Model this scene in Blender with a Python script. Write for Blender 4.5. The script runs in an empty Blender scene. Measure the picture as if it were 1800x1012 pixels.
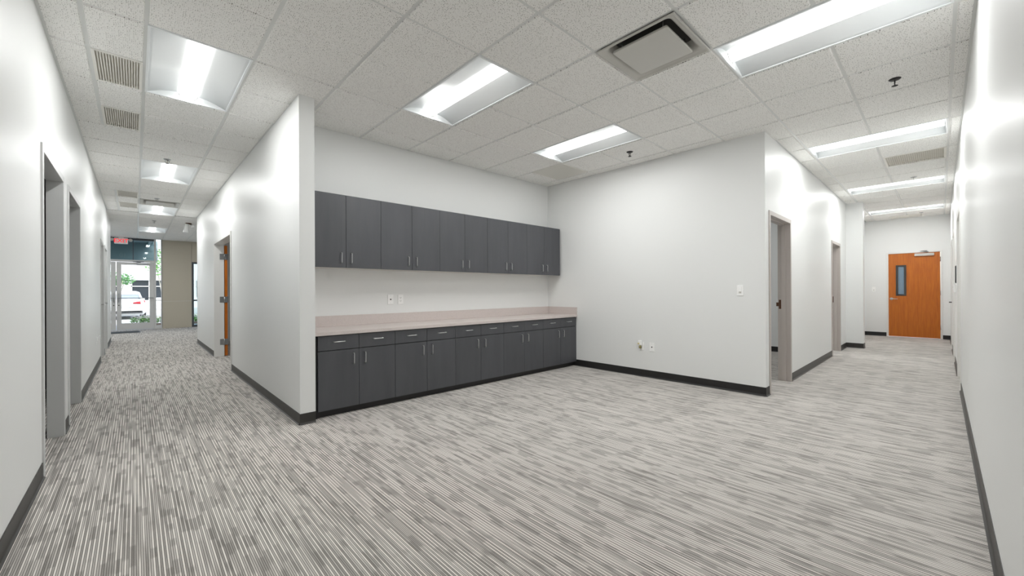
import bpy, bmesh, math, random
from mathutils import Matrix, Vector
S = bpy.context.scene
COL = S.collection
random.seed(7)

# ------------------------------------------------------------------ camera
CAM_H = 1.1877
cam = bpy.data.cameras.new('camera'); cam_o = bpy.data.objects.new('camera', cam); COL.objects.link(cam_o)
cam.sensor_fit = 'HORIZONTAL'; cam.sensor_width = 36.0
cam.lens = 706.41 / 1800 * 36.0
cam.shift_y = 5.9 / 1800
cam.clip_start = 0.02; cam.clip_end = 300
cam_o.matrix_world = (Matrix.Translation((0, 0, CAM_H)) @ Matrix.Rotation(-0.7534, 4, 'Z')
                      @ Matrix.Rotation(math.pi / 2, 4, 'X') @ Matrix.Rotation(-0.0047, 4, 'Z'))
S.camera = cam_o

# ------------------------------------------------------------------ world, sun, exposure
w = bpy.data.worlds.new('world'); S.world = w; w.use_nodes = True
wn = w.node_tree.nodes; wl = w.node_tree.links
sky = wn.new('ShaderNodeTexSky'); sky.sky_type = 'NISHITA'; sky.sun_disc = False
sky.sun_elevation = math.radians(52); sky.sun_rotation = math.radians(150); sky.air_density = 1.0; sky.dust_density = 3.0
bg = wn['Background']; bg.inputs['Strength'].default_value = 0.40
wl.new(sky.outputs[0], bg.inputs[0])
sun = bpy.data.lights.new('sun', 'SUN'); sun.energy = 3.4; sun.angle = 0.03; sun.color = (1, .96, .9)
sun_o = bpy.data.objects.new('sun', sun); COL.objects.link(sun_o)
sun_o.rotation_euler = (math.radians(40), 0, math.radians(-25)); sun_o.location = (0, 10, 20)
S.view_settings.view_transform = 'Standard'; S.view_settings.look = 'None'
S.view_settings.gamma = 1.0; S.view_settings.use_curve_mapping = False
S.view_settings.exposure = 0.18
S.cycles.use_denoising = True
S.cycles.diffuse_bounces = 7; S.cycles.max_bounces = 14
LENS = 3.3           # glow of the troffer lens baskets
LAMP_W = 18.3        # watts of the downlight lamp in each troffer

# ------------------------------------------------------------------ materials
def lin(c):
    r = []
    for v in c:
        v /= 255.0
        r.append(v / 12.92 if v <= .04045 else ((v + .055) / 1.055) ** 2.4)
    return (*r, 1.0)
class NT:
    def __init__(s, m): s.t = m.node_tree; s.n = s.t.nodes; s.l = s.t.links
    def new(s, k, **kw):
        x = s.n.new(k)
        for a, b in kw.items(): setattr(x, a, b)
        return x
    def link(s, a, b): s.l.new(a, b)
    def math(s, op, a, b=None, c=None):
        x = s.n.new('ShaderNodeMath'); x.operation = op
        for i, v in enumerate((a, b, c)):
            if v is None: continue
            if isinstance(v, (int, float)): x.inputs[i].default_value = v
            else: s.l.new(v, x.inputs[i])
        return x.outputs[0]
    def ramp(s, f, p0, p1, c0, c1):
        x = s.n.new('ShaderNodeValToRGB'); e = x.color_ramp.elements
        e[0].position = p0; e[0].color = c0; e[1].position = p1; e[1].color = c1
        s.l.new(f, x.inputs[0]); return x.outputs[0]
    def comb(s, x, y, z):
        c = s.n.new('ShaderNodeCombineXYZ')
        for i, v in enumerate((x, y, z)):
            if isinstance(v, (int, float)): c.inputs[i].default_value = v
            else: s.l.new(v, c.inputs[i])
        return c.outputs[0]
    def noise(s, vec, scale, detail=2, rough=.5):
        x = s.n.new('ShaderNodeTexNoise'); x.inputs['Scale'].default_value = scale
        x.inputs['Detail'].default_value = detail; x.inputs['Roughness'].default_value = rough
        if vec is not None: s.l.new(vec, x.inputs['Vector'])
        return x.outputs[0]
    def bump(s, h, strength, dist):
        b = s.n.new('ShaderNodeBump'); b.inputs['Strength'].default_value = strength; b.inputs['Distance'].default_value = dist
        s.l.new(h, b.inputs['Height']); s.l.new(b.outputs[0], s.n['Principled BSDF'].inputs['Normal'])
MATS = {}
def mat(name, rgb, rough=.5, metal=0.0, spec=.5, noise=None, bump=None):
    """noise = (scale_xyz, amount): soft colour variation; bump = (scale, strength)"""
    if name in MATS: return MATS[name]
    m = bpy.data.materials.new(name); m.use_nodes = True; t = NT(m); b = t.n['Principled BSDF']
    c = lin(rgb)
    b.inputs['Base Color'].default_value = c; b.inputs['Roughness'].default_value = rough
    b.inputs['Metallic'].default_value = metal; b.inputs['Specular IOR Level'].default_value = spec
    geo = t.new('ShaderNodeNewGeometry')
    if noise:
        sc, am = noise
        mp = t.new('ShaderNodeMapping'); mp.inputs['Scale'].default_value = sc; t.link(geo.outputs['Position'], mp.inputs[0])
        f = t.noise(mp.outputs[0], 1.0, 4, .6)
        lo = tuple(v * (1 - am) for v in c[:3]) + (1,); hi = tuple(min(1, v * (1 + am)) for v in c[:3]) + (1,)
        t.link(t.ramp(f, .3, .7, lo, hi), b.inputs['Base Color'])
    if bump:
        t.bump(t.noise(geo.outputs['Position'], bump[0], 2), bump[1], .002)
    MATS[name] = m; return m
def emit(name, rgb, strength):
    m = bpy.data.materials.new(name); m.use_nodes = True; t = NT(m); b = t.n['Principled BSDF']
    b.inputs['Base Color'].default_value = lin(rgb); b.inputs['Emission Color'].default_value = lin(rgb)
    b.inputs['Emission Strength'].default_value = strength
    MATS[name] = m; return m
def glass(name, tint, refl):
    m = bpy.data.materials.new(name); m.use_nodes = True; t = NT(m)
    t.n.remove(t.n['Principled BSDF'])
    tr = t.new('ShaderNodeBsdfTransparent'); tr.inputs[0].default_value = tint
    gl = t.new('ShaderNodeBsdfGlossy'); gl.inputs['Roughness'].default_value = .02
    mx = t.new('ShaderNodeMixShader'); mx.inputs[0].default_value = refl
    t.link(tr.outputs[0], mx.inputs[1]); t.link(gl.outputs[0], mx.inputs[2])
    t.link(mx.outputs[0], t.n['Material Output'].inputs[0]); MATS[name] = m; return m

M_WALL = mat('wall_paint', (233, 234, 233), .42, spec=.36, bump=(420, .05))
M_TAUPE = mat('taupe_panel', (188, 181, 165), .45, bump=(300, .05))
M_FRAME = mat('frame_paint', (186, 178, 173), .38, bump=(250, .03))
M_FRAMEG = mat('frame_paint_grey', (206, 207, 206), .38, bump=(250, .03))
M_FRAMEW = mat('frame_white', (228, 227, 224), .34)
M_BASE = mat('rubber_base', (52, 50, 48), .42, noise=((6, 6, 6), .12))
M_BASEDK = mat('rubber_base_black', (32, 31, 31), .42, noise=((6, 6, 6), .12))
M_TEE = mat('tee_white', (222, 223, 221), .35)
M_DECK = mat('deck', (90, 90, 90), .9)
M_REFL = mat('reflector_white', (240, 243, 244), .30)
M_LENS = emit('lens_light', (255, 255, 253), LENS)
M_CLIP = mat('lens_clip', (150, 150, 150), .4)
M_CAB = mat('cabinet_laminate', (77, 78, 82), .40, noise=((9, 9, 1.2), .10))
M_CABDK = mat('cabinet_dark', (24, 24, 25), .6)
M_COUNT = mat('counter_laminate', (206, 196, 192), .38, noise=((90, 90, 90), .05))
M_NICKEL = mat('nickel', (205, 205, 205), .28, metal=1.0)
M_STEEL = mat('steel', (170, 172, 174), .35, metal=1.0)
M_BRONZE = mat('bronze', (92, 66, 50), .4, metal=.7)
M_BLACK = mat('black', (18, 18, 18), .45)
M_WHITE = mat('plastic_white', (250, 250, 249), .25)
M_ALU = mat('painted_aluminium', (206, 206, 205), .4)
M_DKALU = mat('dark_aluminium', (70, 74, 78), .4)
M_GRILLE = mat('grille', (238, 236, 230), .5)
M_GRILLEBK = mat('grille_back', (222, 219, 211), .8)
M_NECK = mat('duct_dark', (70, 69, 66), .8)
M_DIFF = mat('diffuser_white', (200, 198, 192), .4)
M_ROOMSHADE = mat('painted_room_shade', (50, 49, 48), .6)  # near-black wall colour stands in for the darkness of the unlit room
M_GLASS = glass('clear_glass', (.93, .96, .95, 1), .06)
M_TGLASS = glass('tinted_glass', (.70, .78, .78, 1), .015)
M_RED = emit('exit_red', (236, 45, 52), .9)

def wood():
    m = bpy.data.materials.new('door_wood'); m.use_nodes = True; t = NT(m); b = t.n['Principled BSDF']
    geo = t.new('ShaderNodeNewGeometry'); mp = t.new('ShaderNodeMapping'); mp.inputs['Scale'].default_value = (14, 14, 1.1)
    t.link(geo.outputs['Position'], mp.inputs[0]); f = t.noise(mp.outputs[0], 2.0, 6, .65)
    t.link(t.ramp(f, .25, .8, lin((168, 84, 8)), lin((202, 116, 26))), b.inputs['Base Color'])
    b.inputs['Roughness'].default_value = .4; MATS['wood'] = m; return m
M_WOOD = wood()
def carpet():
    m = bpy.data.materials.new('carpet'); m.use_nodes = True; t = NT(m); b = t.n['Principled BSDF']
    geo = t.new('ShaderNodeNewGeometry'); sp = t.new('ShaderNodeSeparateXYZ'); t.link(geo.outputs['Position'], sp.inputs[0])
    X, Y = sp.outputs[0], sp.outputs[1]
    u = t.math('DIVIDE', X, .0078); c = t.math('FLOOR', u); fr = t.math('FRACT', u)
    tri = t.math('SUBTRACT', .5, t.math('ABSOLUTE', t.math('SUBTRACT', fr, .5)))       # 0 between ribs, .5 on a rib
    def sm(v, a, b_):
        mr = t.new('ShaderNodeMapRange', interpolation_type='SMOOTHSTEP'); t.link(v, mr.inputs[0])
        mr.inputs[1].default_value = a; mr.inputs[2].default_value = b_; return mr.outputs[0]
    line = sm(tri, -.05, .30)
    odd = t.math('ABSOLUTE', t.math('MODULO', c, 2.0))
    seg = t.noise(t.comb(t.math('MULTIPLY', c, 7.31), t.math('MULTIPLY', Y, 1.9), 0), 1.0, 0, .5)
    blot = t.noise(t.comb(t.math('MULTIPLY', t.math('FLOOR', t.math('DIVIDE', c, 3.0)), 5.37), t.math('MULTIPLY', Y, 5.5), 2.0), 1.0, 0, .5)
    soft = t.noise(t.comb(t.math('MULTIPLY', X, 4.0), t.math('MULTIPLY', Y, 2.0), 5.0), 1.0, 1, .5)
    even_l = t.math('ADD', t.math('MULTIPLY', sm(seg, .35, .65), .24), .30)
    odd_l = t.math('ADD', t.math('MULTIPLY', sm(seg, .34, .52), .42), .52)
    lev = t.math('ADD', t.math('MULTIPLY', odd_l, odd), t.math('MULTIPLY', even_l, t.math('SUBTRACT', 1.0, odd)))
    bl = t.math('ADD', t.math('MULTIPLY', sm(blot, .37, .45), .34), .66)
    bl = t.math('ADD', bl, t.math('MULTIPLY', t.math('SUBTRACT', soft, .5), .25))
    f = t.math('MULTIPLY', t.math('MULTIPLY', lev, bl), line)
    grain = t.noise(geo.outputs['Position'], 420.0, 1)
    f = t.math('ADD', f, t.math('MULTIPLY', t.math('SUBTRACT', grain, .5), .45))
    t.link(t.ramp(f, 0.0, .92, lin((90, 86, 82)), lin((242, 237, 231))), b.inputs['Base Color'])
    b.inputs['Roughness'].default_value = .95; b.inputs['Specular IOR Level'].default_value = .15
    t.bump(t.math('ADD', t.math('MULTIPLY', line, .6), t.math('MULTIPLY', grain, .5)), .35, .003)
    return m
M_CARPET = carpet()
def tilemat():
    m = bpy.data.materials.new('mineral_tile'); m.use_nodes = True; t = NT(m); b = t.n['Principled BSDF']
    geo = t.new('ShaderNodeNewGeometry')
    n1 = t.noise(geo.outputs['Position'], 190.0, 1, .5)
    n2 = t.noise(geo.outputs['Position'], 70.0, 2, .6)
    n3 = t.noise(geo.outputs['Position'], 1.3, 1)
    vo = t.new('ShaderNodeTexVoronoi'); vo.voronoi_dimensions = '2D'; vo.inputs['Scale'].default_value = 95.0; t.link(geo.outputs['Position'], vo.inputs['Vector'])
    sc = t.new('ShaderNodeSeparateColor'); t.link(vo.outputs['Color'], sc.inputs[0])
    rad = t.math('MULTIPLY', t.math('MAXIMUM', t.math('SUBTRACT', sc.outputs[0], .40), 0.0), .30)      # speck radius, none for a third of the cells
    h = t.math('MULTIPLY', t.math('SUBTRACT', t.math('ADD', vo.outputs['Distance'], t.math('MULTIPLY', t.math('SUBTRACT', n1, .5), .25)), rad), 9.0)
    h = t.math('MAXIMUM', t.math('MINIMUM', h, 1.0), 0.0)
    g = t.math('ADD', t.math('MULTIPLY', n2, .10), t.math('MULTIPLY', n3, .06))
    f = t.math('MULTIPLY', h, t.math('ADD', g, .90))
    t.link(t.ramp(f, 0.0, 1.0, lin((104, 100, 94)), lin((247, 246, 243))), b.inputs['Base Color'])
    b.inputs['Roughness'].default_value = .9; b.inputs['Specular IOR Level'].default_value = .2
    t.bump(f, .12, .002); return m
M_TILE = tilemat()

# ------------------------------------------------------------------ mesh helpers
def box(bm, x0, x1, y0, y1, z0, z1):
    v = [bm.verts.new(p) for p in ((x0, y0, z0), (x1, y0, z0), (x1, y1, z0), (x0, y1, z0), (x0, y0, z1), (x1, y0, z1), (x1, y1, z1), (x0, y1, z1))]
    for q in ((3, 2, 1, 0), (4, 5, 6, 7), (0, 1, 5, 4), (1, 2, 6, 5), (2, 3, 7, 6), (3, 0, 4, 7)):
        bm.faces.new([v[i] for i in q])
def bx(*dims, bev=0):
    bm = bmesh.new(); box(bm, *dims)
    if bev: bmesh.ops.bevel(bm, geom=bm.edges[:], offset=bev, segments=2, affect='EDGES', profile=.6)
    return bm
def multi(lst, bev=0):
    bm = bmesh.new()
    for d in lst:
        b = bx(*d, bev=bev); me = bpy.data.meshes.new('tmp'); b.to_mesh(me); b.free(); bm.from_mesh(me); bpy.data.meshes.remove(me)
    return bm
def tube(pts, r, n=8, bm=None, cap=True):
    bm = bm or bmesh.new(); pts = [Vector(p) for p in pts]; rings = []
    for i, p in enumerate(pts):
        d = (pts[min(i + 1, len(pts) - 1)] - pts[max(i - 1, 0)]).normalized()
        a = Vector((0, 0, 1)) if abs(d.z) < .9 else Vector((1, 0, 0))
        e1 = d.cross(a).normalized(); e2 = d.cross(e1)
        rr = r[i] if isinstance(r, (list, tuple)) else r
        rings.append([bm.verts.new(p + (e1 * math.cos(2 * math.pi * k / n) + e2 * math.sin(2 * math.pi * k / n)) * rr) for k in range(n)])
    for A, B in zip(rings, rings[1:]):
        for k in range(n):
            f = bm.faces.new((A[k], A[(k + 1) % n], B[(k + 1) % n], B[k])); f.smooth = True
    if cap:
        bm.faces.new(rings[0][::-1]); bm.faces.new(rings[-1])
    return bm
def lathe(prof, n=20, bm=None):
    bm = bm or bmesh.new(); rings = []
    for r, z in prof:
        rings.append([bm.verts.new((r * math.cos(2 * math.pi * k / n), r * math.sin(2 * math.pi * k / n), z)) for k in range(n)])
    for A, B in zip(rings, rings[1:]):
        for k in range(n): bm.faces.new((A[k], A[(k + 1) % n], B[(k + 1) % n], B[k])).smooth = True
    bm.faces.new(rings[0][::-1]); bm.faces.new(rings[-1]); return bm
def loft(sections, bm=None, closed=True, caps=True):
    bm = bm or bmesh.new(); R = [[bm.verts.new(p) for p in s] for s in sections]; n = len(R[0])
    for A, B in zip(R, R[1:]):
        for k in range(n if closed else n - 1): bm.faces.new((A[k], A[(k + 1) % n], B[(k + 1) % n], B[k])).smooth = True
    if caps: bm.faces.new(R[0][::-1]); bm.faces.new(R[-1])
    return bm
def mesh(name, bm, material):
    bmesh.ops.recalc_face_normals(bm, faces=bm.faces[:])
    me = bpy.data.meshes.new(name); bm.to_mesh(me); bm.free()
    if material: me.materials.append(material)
    return me
def obj(name, bm, material, parent=None, loc=None, rot=None, label=None):
    me = bm if isinstance(bm, bpy.types.Mesh) else mesh(name, bm, material)
    o = bpy.data.objects.new(name, me); COL.objects.link(o)
    if parent: o.parent = parent
    if loc: o.location = loc
    if rot: o.rotation_euler = rot
    if label: o['label'] = label
    return o
def tag(o, label, cat, group=None):
    o['label'] = label; o['category'] = cat
    if group: o['group'] = group
    return o
def thing(name, label, cat, loc=(0, 0, 0), rotz=0, group=None):
    o = bpy.data.objects.new(name, None); COL.objects.link(o); o.location = loc; o.rotation_euler = (0, 0, rotz)
    o.empty_display_size = .1
    return tag(o, label, cat, group)
def struct(name, bm, m, label, cat):
    o = obj(name, bm, m); o['kind'] = 'structure'; return tag(o, label, cat)
def sempty(name, label, cat, loc=(0, 0, 0), rotz=0):
    o = thing(name, label, cat, loc, rotz); o['kind'] = 'structure'; return o
def copy_tree(o, parent=None):
    c = o.copy(); COL.objects.link(c)
    if parent: c.parent = parent
    for ch in list(o.children): copy_tree(ch, c)
    return c

# ------------------------------------------------------------------ plan dimensions
ZC = 2.963; TOP = 3.30; G = .6096; GX = .0621; GY = .5393
XL = -.441; YR = -.163; XC = 1.0746; XC2 = 1.205; YCOL = 3.925
YN = 4.58; XN = 5.14; YK = 1.338; XE = 14.0; YS = 17.85
T = .125; TL = .080
def gx(i): return GX + G * i
def gy(j): return GY + G * j

# ------------------------------------------------------------------ walls and floor
def wall(name, axis, a0, a1, b0, b1, openings, label, m=M_WALL):
    """axis 'Y': runs along Y, b = X range. openings: (a0, a1, ztop)"""
    L = []; cur = a0
    for o0, o1, zt in sorted(openings):
        L.append((cur, o0, 0, TOP)); L.append((o0, o1, zt, TOP)); cur = o1
    L.append((cur, a1, 0, TOP))
    bm = bmesh.new()
    for p, q, z0, z1 in L:
        if q - p < 1e-4: continue
        if axis == 'Y': box(bm, b0, b1, p, q, z0, z1)
        else: box(bm, p, q, b0, b1, z0, z1)
    return struct(name, bm, m, label, 'wall')
D1 = (3.96, 5.05, 2.165); D2 = (5.345, 6.43, 2.165); D3 = (9.98, 10.98, 2.14); D4 = (11.28, 12.24, 2.14)
DB = (7.40, 9.22, 2.13)
D5 = (5.268, 6.25, 2.10); D6 = (9.12, 10.03, 2.08)
DA = (7.0, 8.2, 2.165); DBR = (9.7, 10.75, 2.165); DC = (11.75, 12.75, 2.165)
DE = (-.037, .946, 2.125)

struct('floor', bx(-4.2, 14.2, -.4, YS + .06, -.12, 0), M_CARPET, 'grey and cream striped carpet floor of the whole office', 'floor')
wall('wall_left', 'Y', YR - T, 14.1, XL - TL, XL, [D1, D2, D3, D4], 'white wall with four door openings along the left edge')
wall('wall_right', 'X', XL - T, XE + T, YR - T, YR, [DA, DBR, DC], 'white wall running close along the right edge')
wall('wall_corridor', 'Y', YCOL, 12.05, XC, XC2, [DB], 'white wall between the left corridor and the cabinet alcove')
wall('wall_back', 'X', XC2, XN + T, YN, YN + T, [], 'white wall behind the dark cabinets')
wall('wall_alcove', 'Y', YK, YN, XN, XN + T, [], 'plain white wall right of the cabinets with light switch')
wall('wall_hall', 'X', XN + T, 10.74, YK, YK + T, [D5, D6], 'white wall with two doorways along the right hallway')
struct('wall_pilaster', bx(10.74, 10.965, 1.07, YK + T + .06, 0, TOP), M_WALL, 'white pilaster projecting from the hallway wall before the end door', 'wall')
struct('wall_hall_end', bx(10.965, XE, 1.374, 1.374 + T, 0, TOP), M_WALL, 'white wall past the pilaster beside the wooden end door', 'wall')
wall('wall_end', 'Y', YR, 1.374 + T, XE, XE + T, [DE], 'white end wall of the right hallway around the wooden door')
# rooms behind the doors
def room(name, x0, x1, y0, y1, skip, m, label):
    bm = bmesh.new(); a, b = (x0 if 'W' in skip else x0 - .1), (x1 if 'E' in skip else x1 + .1)
    if 'W' not in skip: box(bm, x0 - .1, x0, y0, y1, 0, TOP)
    if 'E' not in skip: box(bm, x1, x1 + .1, y0, y1, 0, TOP)
    if 'S' not in skip: box(bm, a, b, y0 - .1, y0, 0, TOP)
    if 'N' not in skip: box(bm, a, b, y1, y1 + .1, 0, TOP)
    return struct(name, bm, m, label, 'wall')
room('wall_dim_room', -4.1, XL - TL, 3.3, 7.6, 'E', M_ROOMSHADE, 'walls of the unlit room behind the nearest left doorway, coloured dark for its shade')
room('wall_side_room', XC2, 4.6, YN + T, 11.95, 'WS', M_WALL, 'white walls of the room behind the open wooden door')
room('wall_inner_room', XN + T, 9.02, YK + T, YN, 'WS', M_WALL, 'white walls of the room through the nearer hallway doorway')
room('wall_far_room', 9.12, 10.64, YK + T, YN, 'SW', M_WALL, 'white walls of the room through the farther hallway doorway')
# lobby
bm = bmesh.new(); box(bm, -2.5, XL - TL, 14.1 - T, 14.1, 0, TOP); box(bm, -2.6, -2.5, 14.1 - T, YS, 0, TOP)
struct('wall_lobby_left', bm, M_WALL, 'white lobby walls to the left of the glass entrance', 'wall')
bm = bmesh.new(); box(bm, XC2, 4.5, 12.05 - .0, 12.05 + T, 0, TOP); box(bm, 4.5, 4.6, 12.05, YS, 0, TOP)
struct('wall_lobby_right', bm, M_WALL, 'white lobby walls to the right past the corridor', 'wall')
ft = struct('wall_front', bx(.672, 4.6, YS + .03, YS + .14, 2.3, TOP), M_TAUPE, 'taupe panelled front wall beside the glass entrance', 'wall')
obj('panel', bx(.66, 1.436, YS, YS + .12, 2.268, ZC), M_TAUPE, ft)
obj('panel', bx(1.444, 4.5, YS, YS + .12, 2.268, ZC), M_TAUPE, ft)
obj('panel', bx(.66, 1.44, YS, YS + .12, .912, 2.26), M_TAUPE, ft)
obj('panel', bx(.66, 1.44, YS, YS + .12, 0, .904), M_TAUPE, ft)
obj('reveal', bx(.66, 1.44, YS - .003, YS + .05, .904, .912), M_ALU, ft); obj('reveal', bx(.66, 4.5, YS - .002, YS + .05, 2.26, 2.268), M_TAUPE, ft)
obj('wall_core', bx(.672, 1.43, YS + .03, YS + .12, 0, 2.3), M_TAUPE, ft)
obj('panel', bx(3.6, 4.5, YS, YS + .12, 0, 2.26), M_TAUPE, ft)

# baseboards (coved rubber)
def base_runs(name, runs, m, label):
    """run: (x0,y0,x1,y1,nx,ny) along the wall face, n = outward"""
    bm = bmesh.new(); H = .098
    for x0, y0, x1, y1, nx, ny in runs:
        prof = [(0, 0), (.016, 0), (.015, .004), (.008, .009), (.0045, .018), (.0045, H - .002), (.003, H), (0, H)]
        loft([[(x + nx * d, y + ny * d, z) for d, z in prof] for x, y in ((x0, y0), (x1, y1))], bm)
    for f in bm.faces: f.smooth = False
    return struct(name, bm, m, label, 'baseboard')
base_runs('baseboard_left', [(XL, YR, XL, D1[0], 1, 0), (XL, D1[1], XL, D2[0], 1, 0), (XL, D2[1], XL, D3[0], 1, 0), (XL, D3[1], XL, D4[0], 1, 0), (XL, D4[1], XL, 14.1, 1, 0), (XL, 14.1, -2.5, 14.1, 0, 1)],
          M_BASE, 'dark grey rubber baseboard along the left wall')
base_runs('baseboard_right', [(XL, YR, DA[0], YR, 0, 1), (DA[1], YR, DBR[0], YR, 0, 1), (DBR[1], YR, DC[0], YR, 0, 1), (DC[1], YR, XE, YR, 0, 1)],
          M_BASE, 'dark grey rubber baseboard along the right wall')
base_runs('baseboard_corridor', [(XC, YCOL - .004, XC, DB[0], -1, 0), (XC, DB[1], XC, 12.05, -1, 0), (XC - .004, YCOL, XC2, YCOL, 0, -1)],
          M_BASE, 'dark baseboard wrapping the wall end left of the cabinets')
base_runs('baseboard_alcove', [(XN, YK - .004, XN, 4.03, -1, 0), (XN - .004, YK, D5[0], YK, 0, -1)], M_BASEDK, 'black rubber baseboard under the light switch wall')
base_runs('baseboard_hall', [(D5[1], YK, D6[0], YK, 0, -1), (D6[1], YK, 10.74, YK, 0, -1), (10.74, YK, 10.74, 1.066, -1, 0), (10.736, 1.07, 10.965, 1.07, 0, -1)],
          M_BASE, 'dark baseboard along the right hallway and around the pilaster')
base_runs('baseboard_end', [(XE, DE[1], XE, 1.374, -1, 0), (XE, YR, XE, DE[0], -1, 0), (10.965, 1.374, XE, 1.374, 0, -1)], M_BASEDK, 'black baseboard either side of the wooden end door')
base_runs('baseboard_room', [(9.02, YK + T, 9.02, YN, -1, 0), (XN + T, YN, 9.02, YN, 0, -1)], M_BASEDK, 'black baseboard seen inside the nearer hallway doorway')

# ------------------------------------------------------------------ ceiling: deck, tees, tiles
ceiling = struct('ceiling', bx(-4.2, 14.2, -.4, YS + .15, TOP, TOP + .1), M_DECK, 'suspended white mineral tile ceiling with metal grid', 'ceiling')
REG = [(XL, XC, YR, 12.05), (XC, XN, YR, YCOL), (XC2, XN, YCOL, YN), (XN, XE, YR, YK), (-1.45, 2.35, 12.05 + T, YS), (XC, XE, 0, 0)][:5]
LIGHTS = [(0, 5), (3, 3), (6, 3), (5, -1), (10, -1), (15, -1), (20, -1), (0, 11), (0, 17), (0, 23)]
DIFFUSERS = [(4, 1), (0, 16)]
VENT_FULL = [(7, 5), (12, -1)]
VENT_HALF = [6, 8, 15, 17]
taken = set()
for i, j in LIGHTS: taken |= {(i, j), (i, j + 1)}
taken |= set(DIFFUSERS) | set(VENT_FULL)
def tile_mesh(x0, x1, y0, y1, r):
    """tegular tile: face r inside the cell lines; r = (left,right,near,far)"""
    bm = bmesh.new(); z = ZC; e = .004; ox, oy = (x0 + x1) / 2, (y0 + y1) / 2
    a = (x0 + r[0] - ox, x1 - r[1] - ox, y0 + r[2] - oy, y1 - r[3] - oy)
    lo = [(a[0] + e, a[2] + e, 0), (a[1] - e, a[2] + e, 0), (a[1] - e, a[3] - e, 0), (a[0] + e, a[3] - e, 0)]
    mi = [(a[0], a[2], .008), (a[1], a[2], .008), (a[1], a[3], .008), (a[0], a[3], .008)]
    b = (x0 - ox + .004, x1 - ox - .004, y0 - oy + .004, y1 - oy - .004)
    sh = [(b[0], b[2], .0105), (b[1], b[2], .0105), (b[1], b[3], .0105), (b[0], b[3], .0105)]
    tp = [(p[0], p[1], .02) for p in sh]
    R = [[bm.verts.new(p) for p in s] for s in (lo, mi, sh, tp)]
    for A, B in zip(R, R[1:]):
        for k in range(4): bm.faces.new((A[k], A[(k + 1) % 4], B[(k + 1) % 4], B[k]))
    bm.faces.new(R[0][::-1]); bm.faces.new(R[3])
    return mesh('tile', bm, M_TILE)
cache = {}
def tile(x0, x1, y0, y1, r=(.013,) * 4):
    if x1 - x0 < .035 or y1 - y0 < .035: return
    k = (round(x1 - x0, 3), round(y1 - y0, 3), r)
    if k not in cache: cache[k] = tile_mesh(x0, x1, y0, y1, r)
    obj('tile', cache[k], None, ceiling, ((x0 + x1) / 2, (y0 + y1) / 2, ZC))
ntile = 0
for i in range(-3, 24):
    for j in range(-2, 30):
        if (i, j) in taken: continue
        c0 = (gx(i), gx(i + 1), gy(j), gy(j + 1)); bb = None
        for r in REG:
            q = (max(c0[0], r[0]), min(c0[1], r[1]), max(c0[2], r[2]), min(c0[3], r[3]))
            if q[1] - q[0] > .02 and q[3] - q[2] > .02:
                bb = q if bb is None else (min(bb[0], q[0]), max(bb[1], q[1]), min(bb[2], q[2]), max(bb[3], q[3]))
        if bb is None: continue
        if j >= 22 and not (-1.45 < bb[0] and bb[1] < 2.36): continue
        sc = .001
        r = [.013, .013, .013, .013]
        if i < 3 and j == 3: r[3] = sc
        if i < 3 and j == 4: r[2] = sc
        if i == -1 and (j < 9 or 15 <= j < 19):
            xm = gx(-.5)
            tile(bb[0], xm, bb[2], bb[3], tuple(r))
            if j not in VENT_HALF: tile(xm, bb[1], bb[2], bb[3], tuple(r))
            ntile += 2; continue
        tile(bb[0], bb[1], bb[2], bb[3], tuple(r)); ntile += 1
def tee(x0, x1, y0, y1, dz=0.0):
    obj('tee_bar', bx((x0 - x1) / 2, (x1 - x0) / 2, (y0 - y1) / 2, (y1 - y0) / 2, .008 + dz, .045 + dz), M_TEE, ceiling, ((x0 + x1) / 2, (y0 + y1) / 2, ZC))
hw = .012
def blocked(x, y):      # inside a light or diffuser opening
    for i, j in LIGHTS:
        if gx(i) + .02 < x < gx(i + 1) - .02 and gy(j) + .02 < y < gy(j + 2) - .02: return True
    return False
for r in REG:
    for i in range(-3, 24):
        x = gx(i)
        if r[0] + .03 < x < r[1] - .03: tee(x - hw, x + hw, r[2], r[3])
    for j in range(-2, 30):
        y = gy(j)
        if not (r[2] + .03 < y < r[3] - .03): continue
        # break the bar at lights
        cuts = [r[0]] + [gx(i) for i in range(-3, 24) if r[0] < gx(i) < r[1]] + [r[1]]; run = None
        for a, b in zip(cuts, cuts[1:]):
            skip = blocked((a + b) / 2, y) or (j == 4 and (a + b) / 2 < gx(3))
            if not skip: run = (run[0], b) if run else (a, b)
            if (skip or b == cuts[-1]) and run: tee(run[0], run[1], y - hw, y + hw, .0008); run = None
tee(gx(-.5) - hw, gx(-.5) + hw, YR, gy(9)); tee(gx(-.5) - hw, gx(-.5) + hw, gy(15), gy(19))
# wall angle moulding
def angle(x0, x1, y0, y1): obj('wall_angle', bx(x0, x1, y0, y1, ZC + .004, ZC + .02), M_TEE, ceiling)
a = .02
angle(XL, XL + a, YR, 14.1); angle(XL + a, XE, YR, YR + a); angle(XC - a, XC, YCOL - a, 12.05); angle(XC, XC2 + a, YCOL - a, YCOL)
angle(XC2, XC2 + a, YCOL, YN); angle(XC2 + a, XN, YN - a, YN); angle(XN - a, XN, YK - a, YN - a); angle(XN, 10.74, YK - a, YK)
angle(10.72, 10.74, 1.07 - a, YK - a); angle(10.74, 10.985, 1.07 - a, 1.07); angle(XE - a, XE, YR + a, YK + .03); angle(-1.5, 2.4, YS - a, YS)

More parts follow.
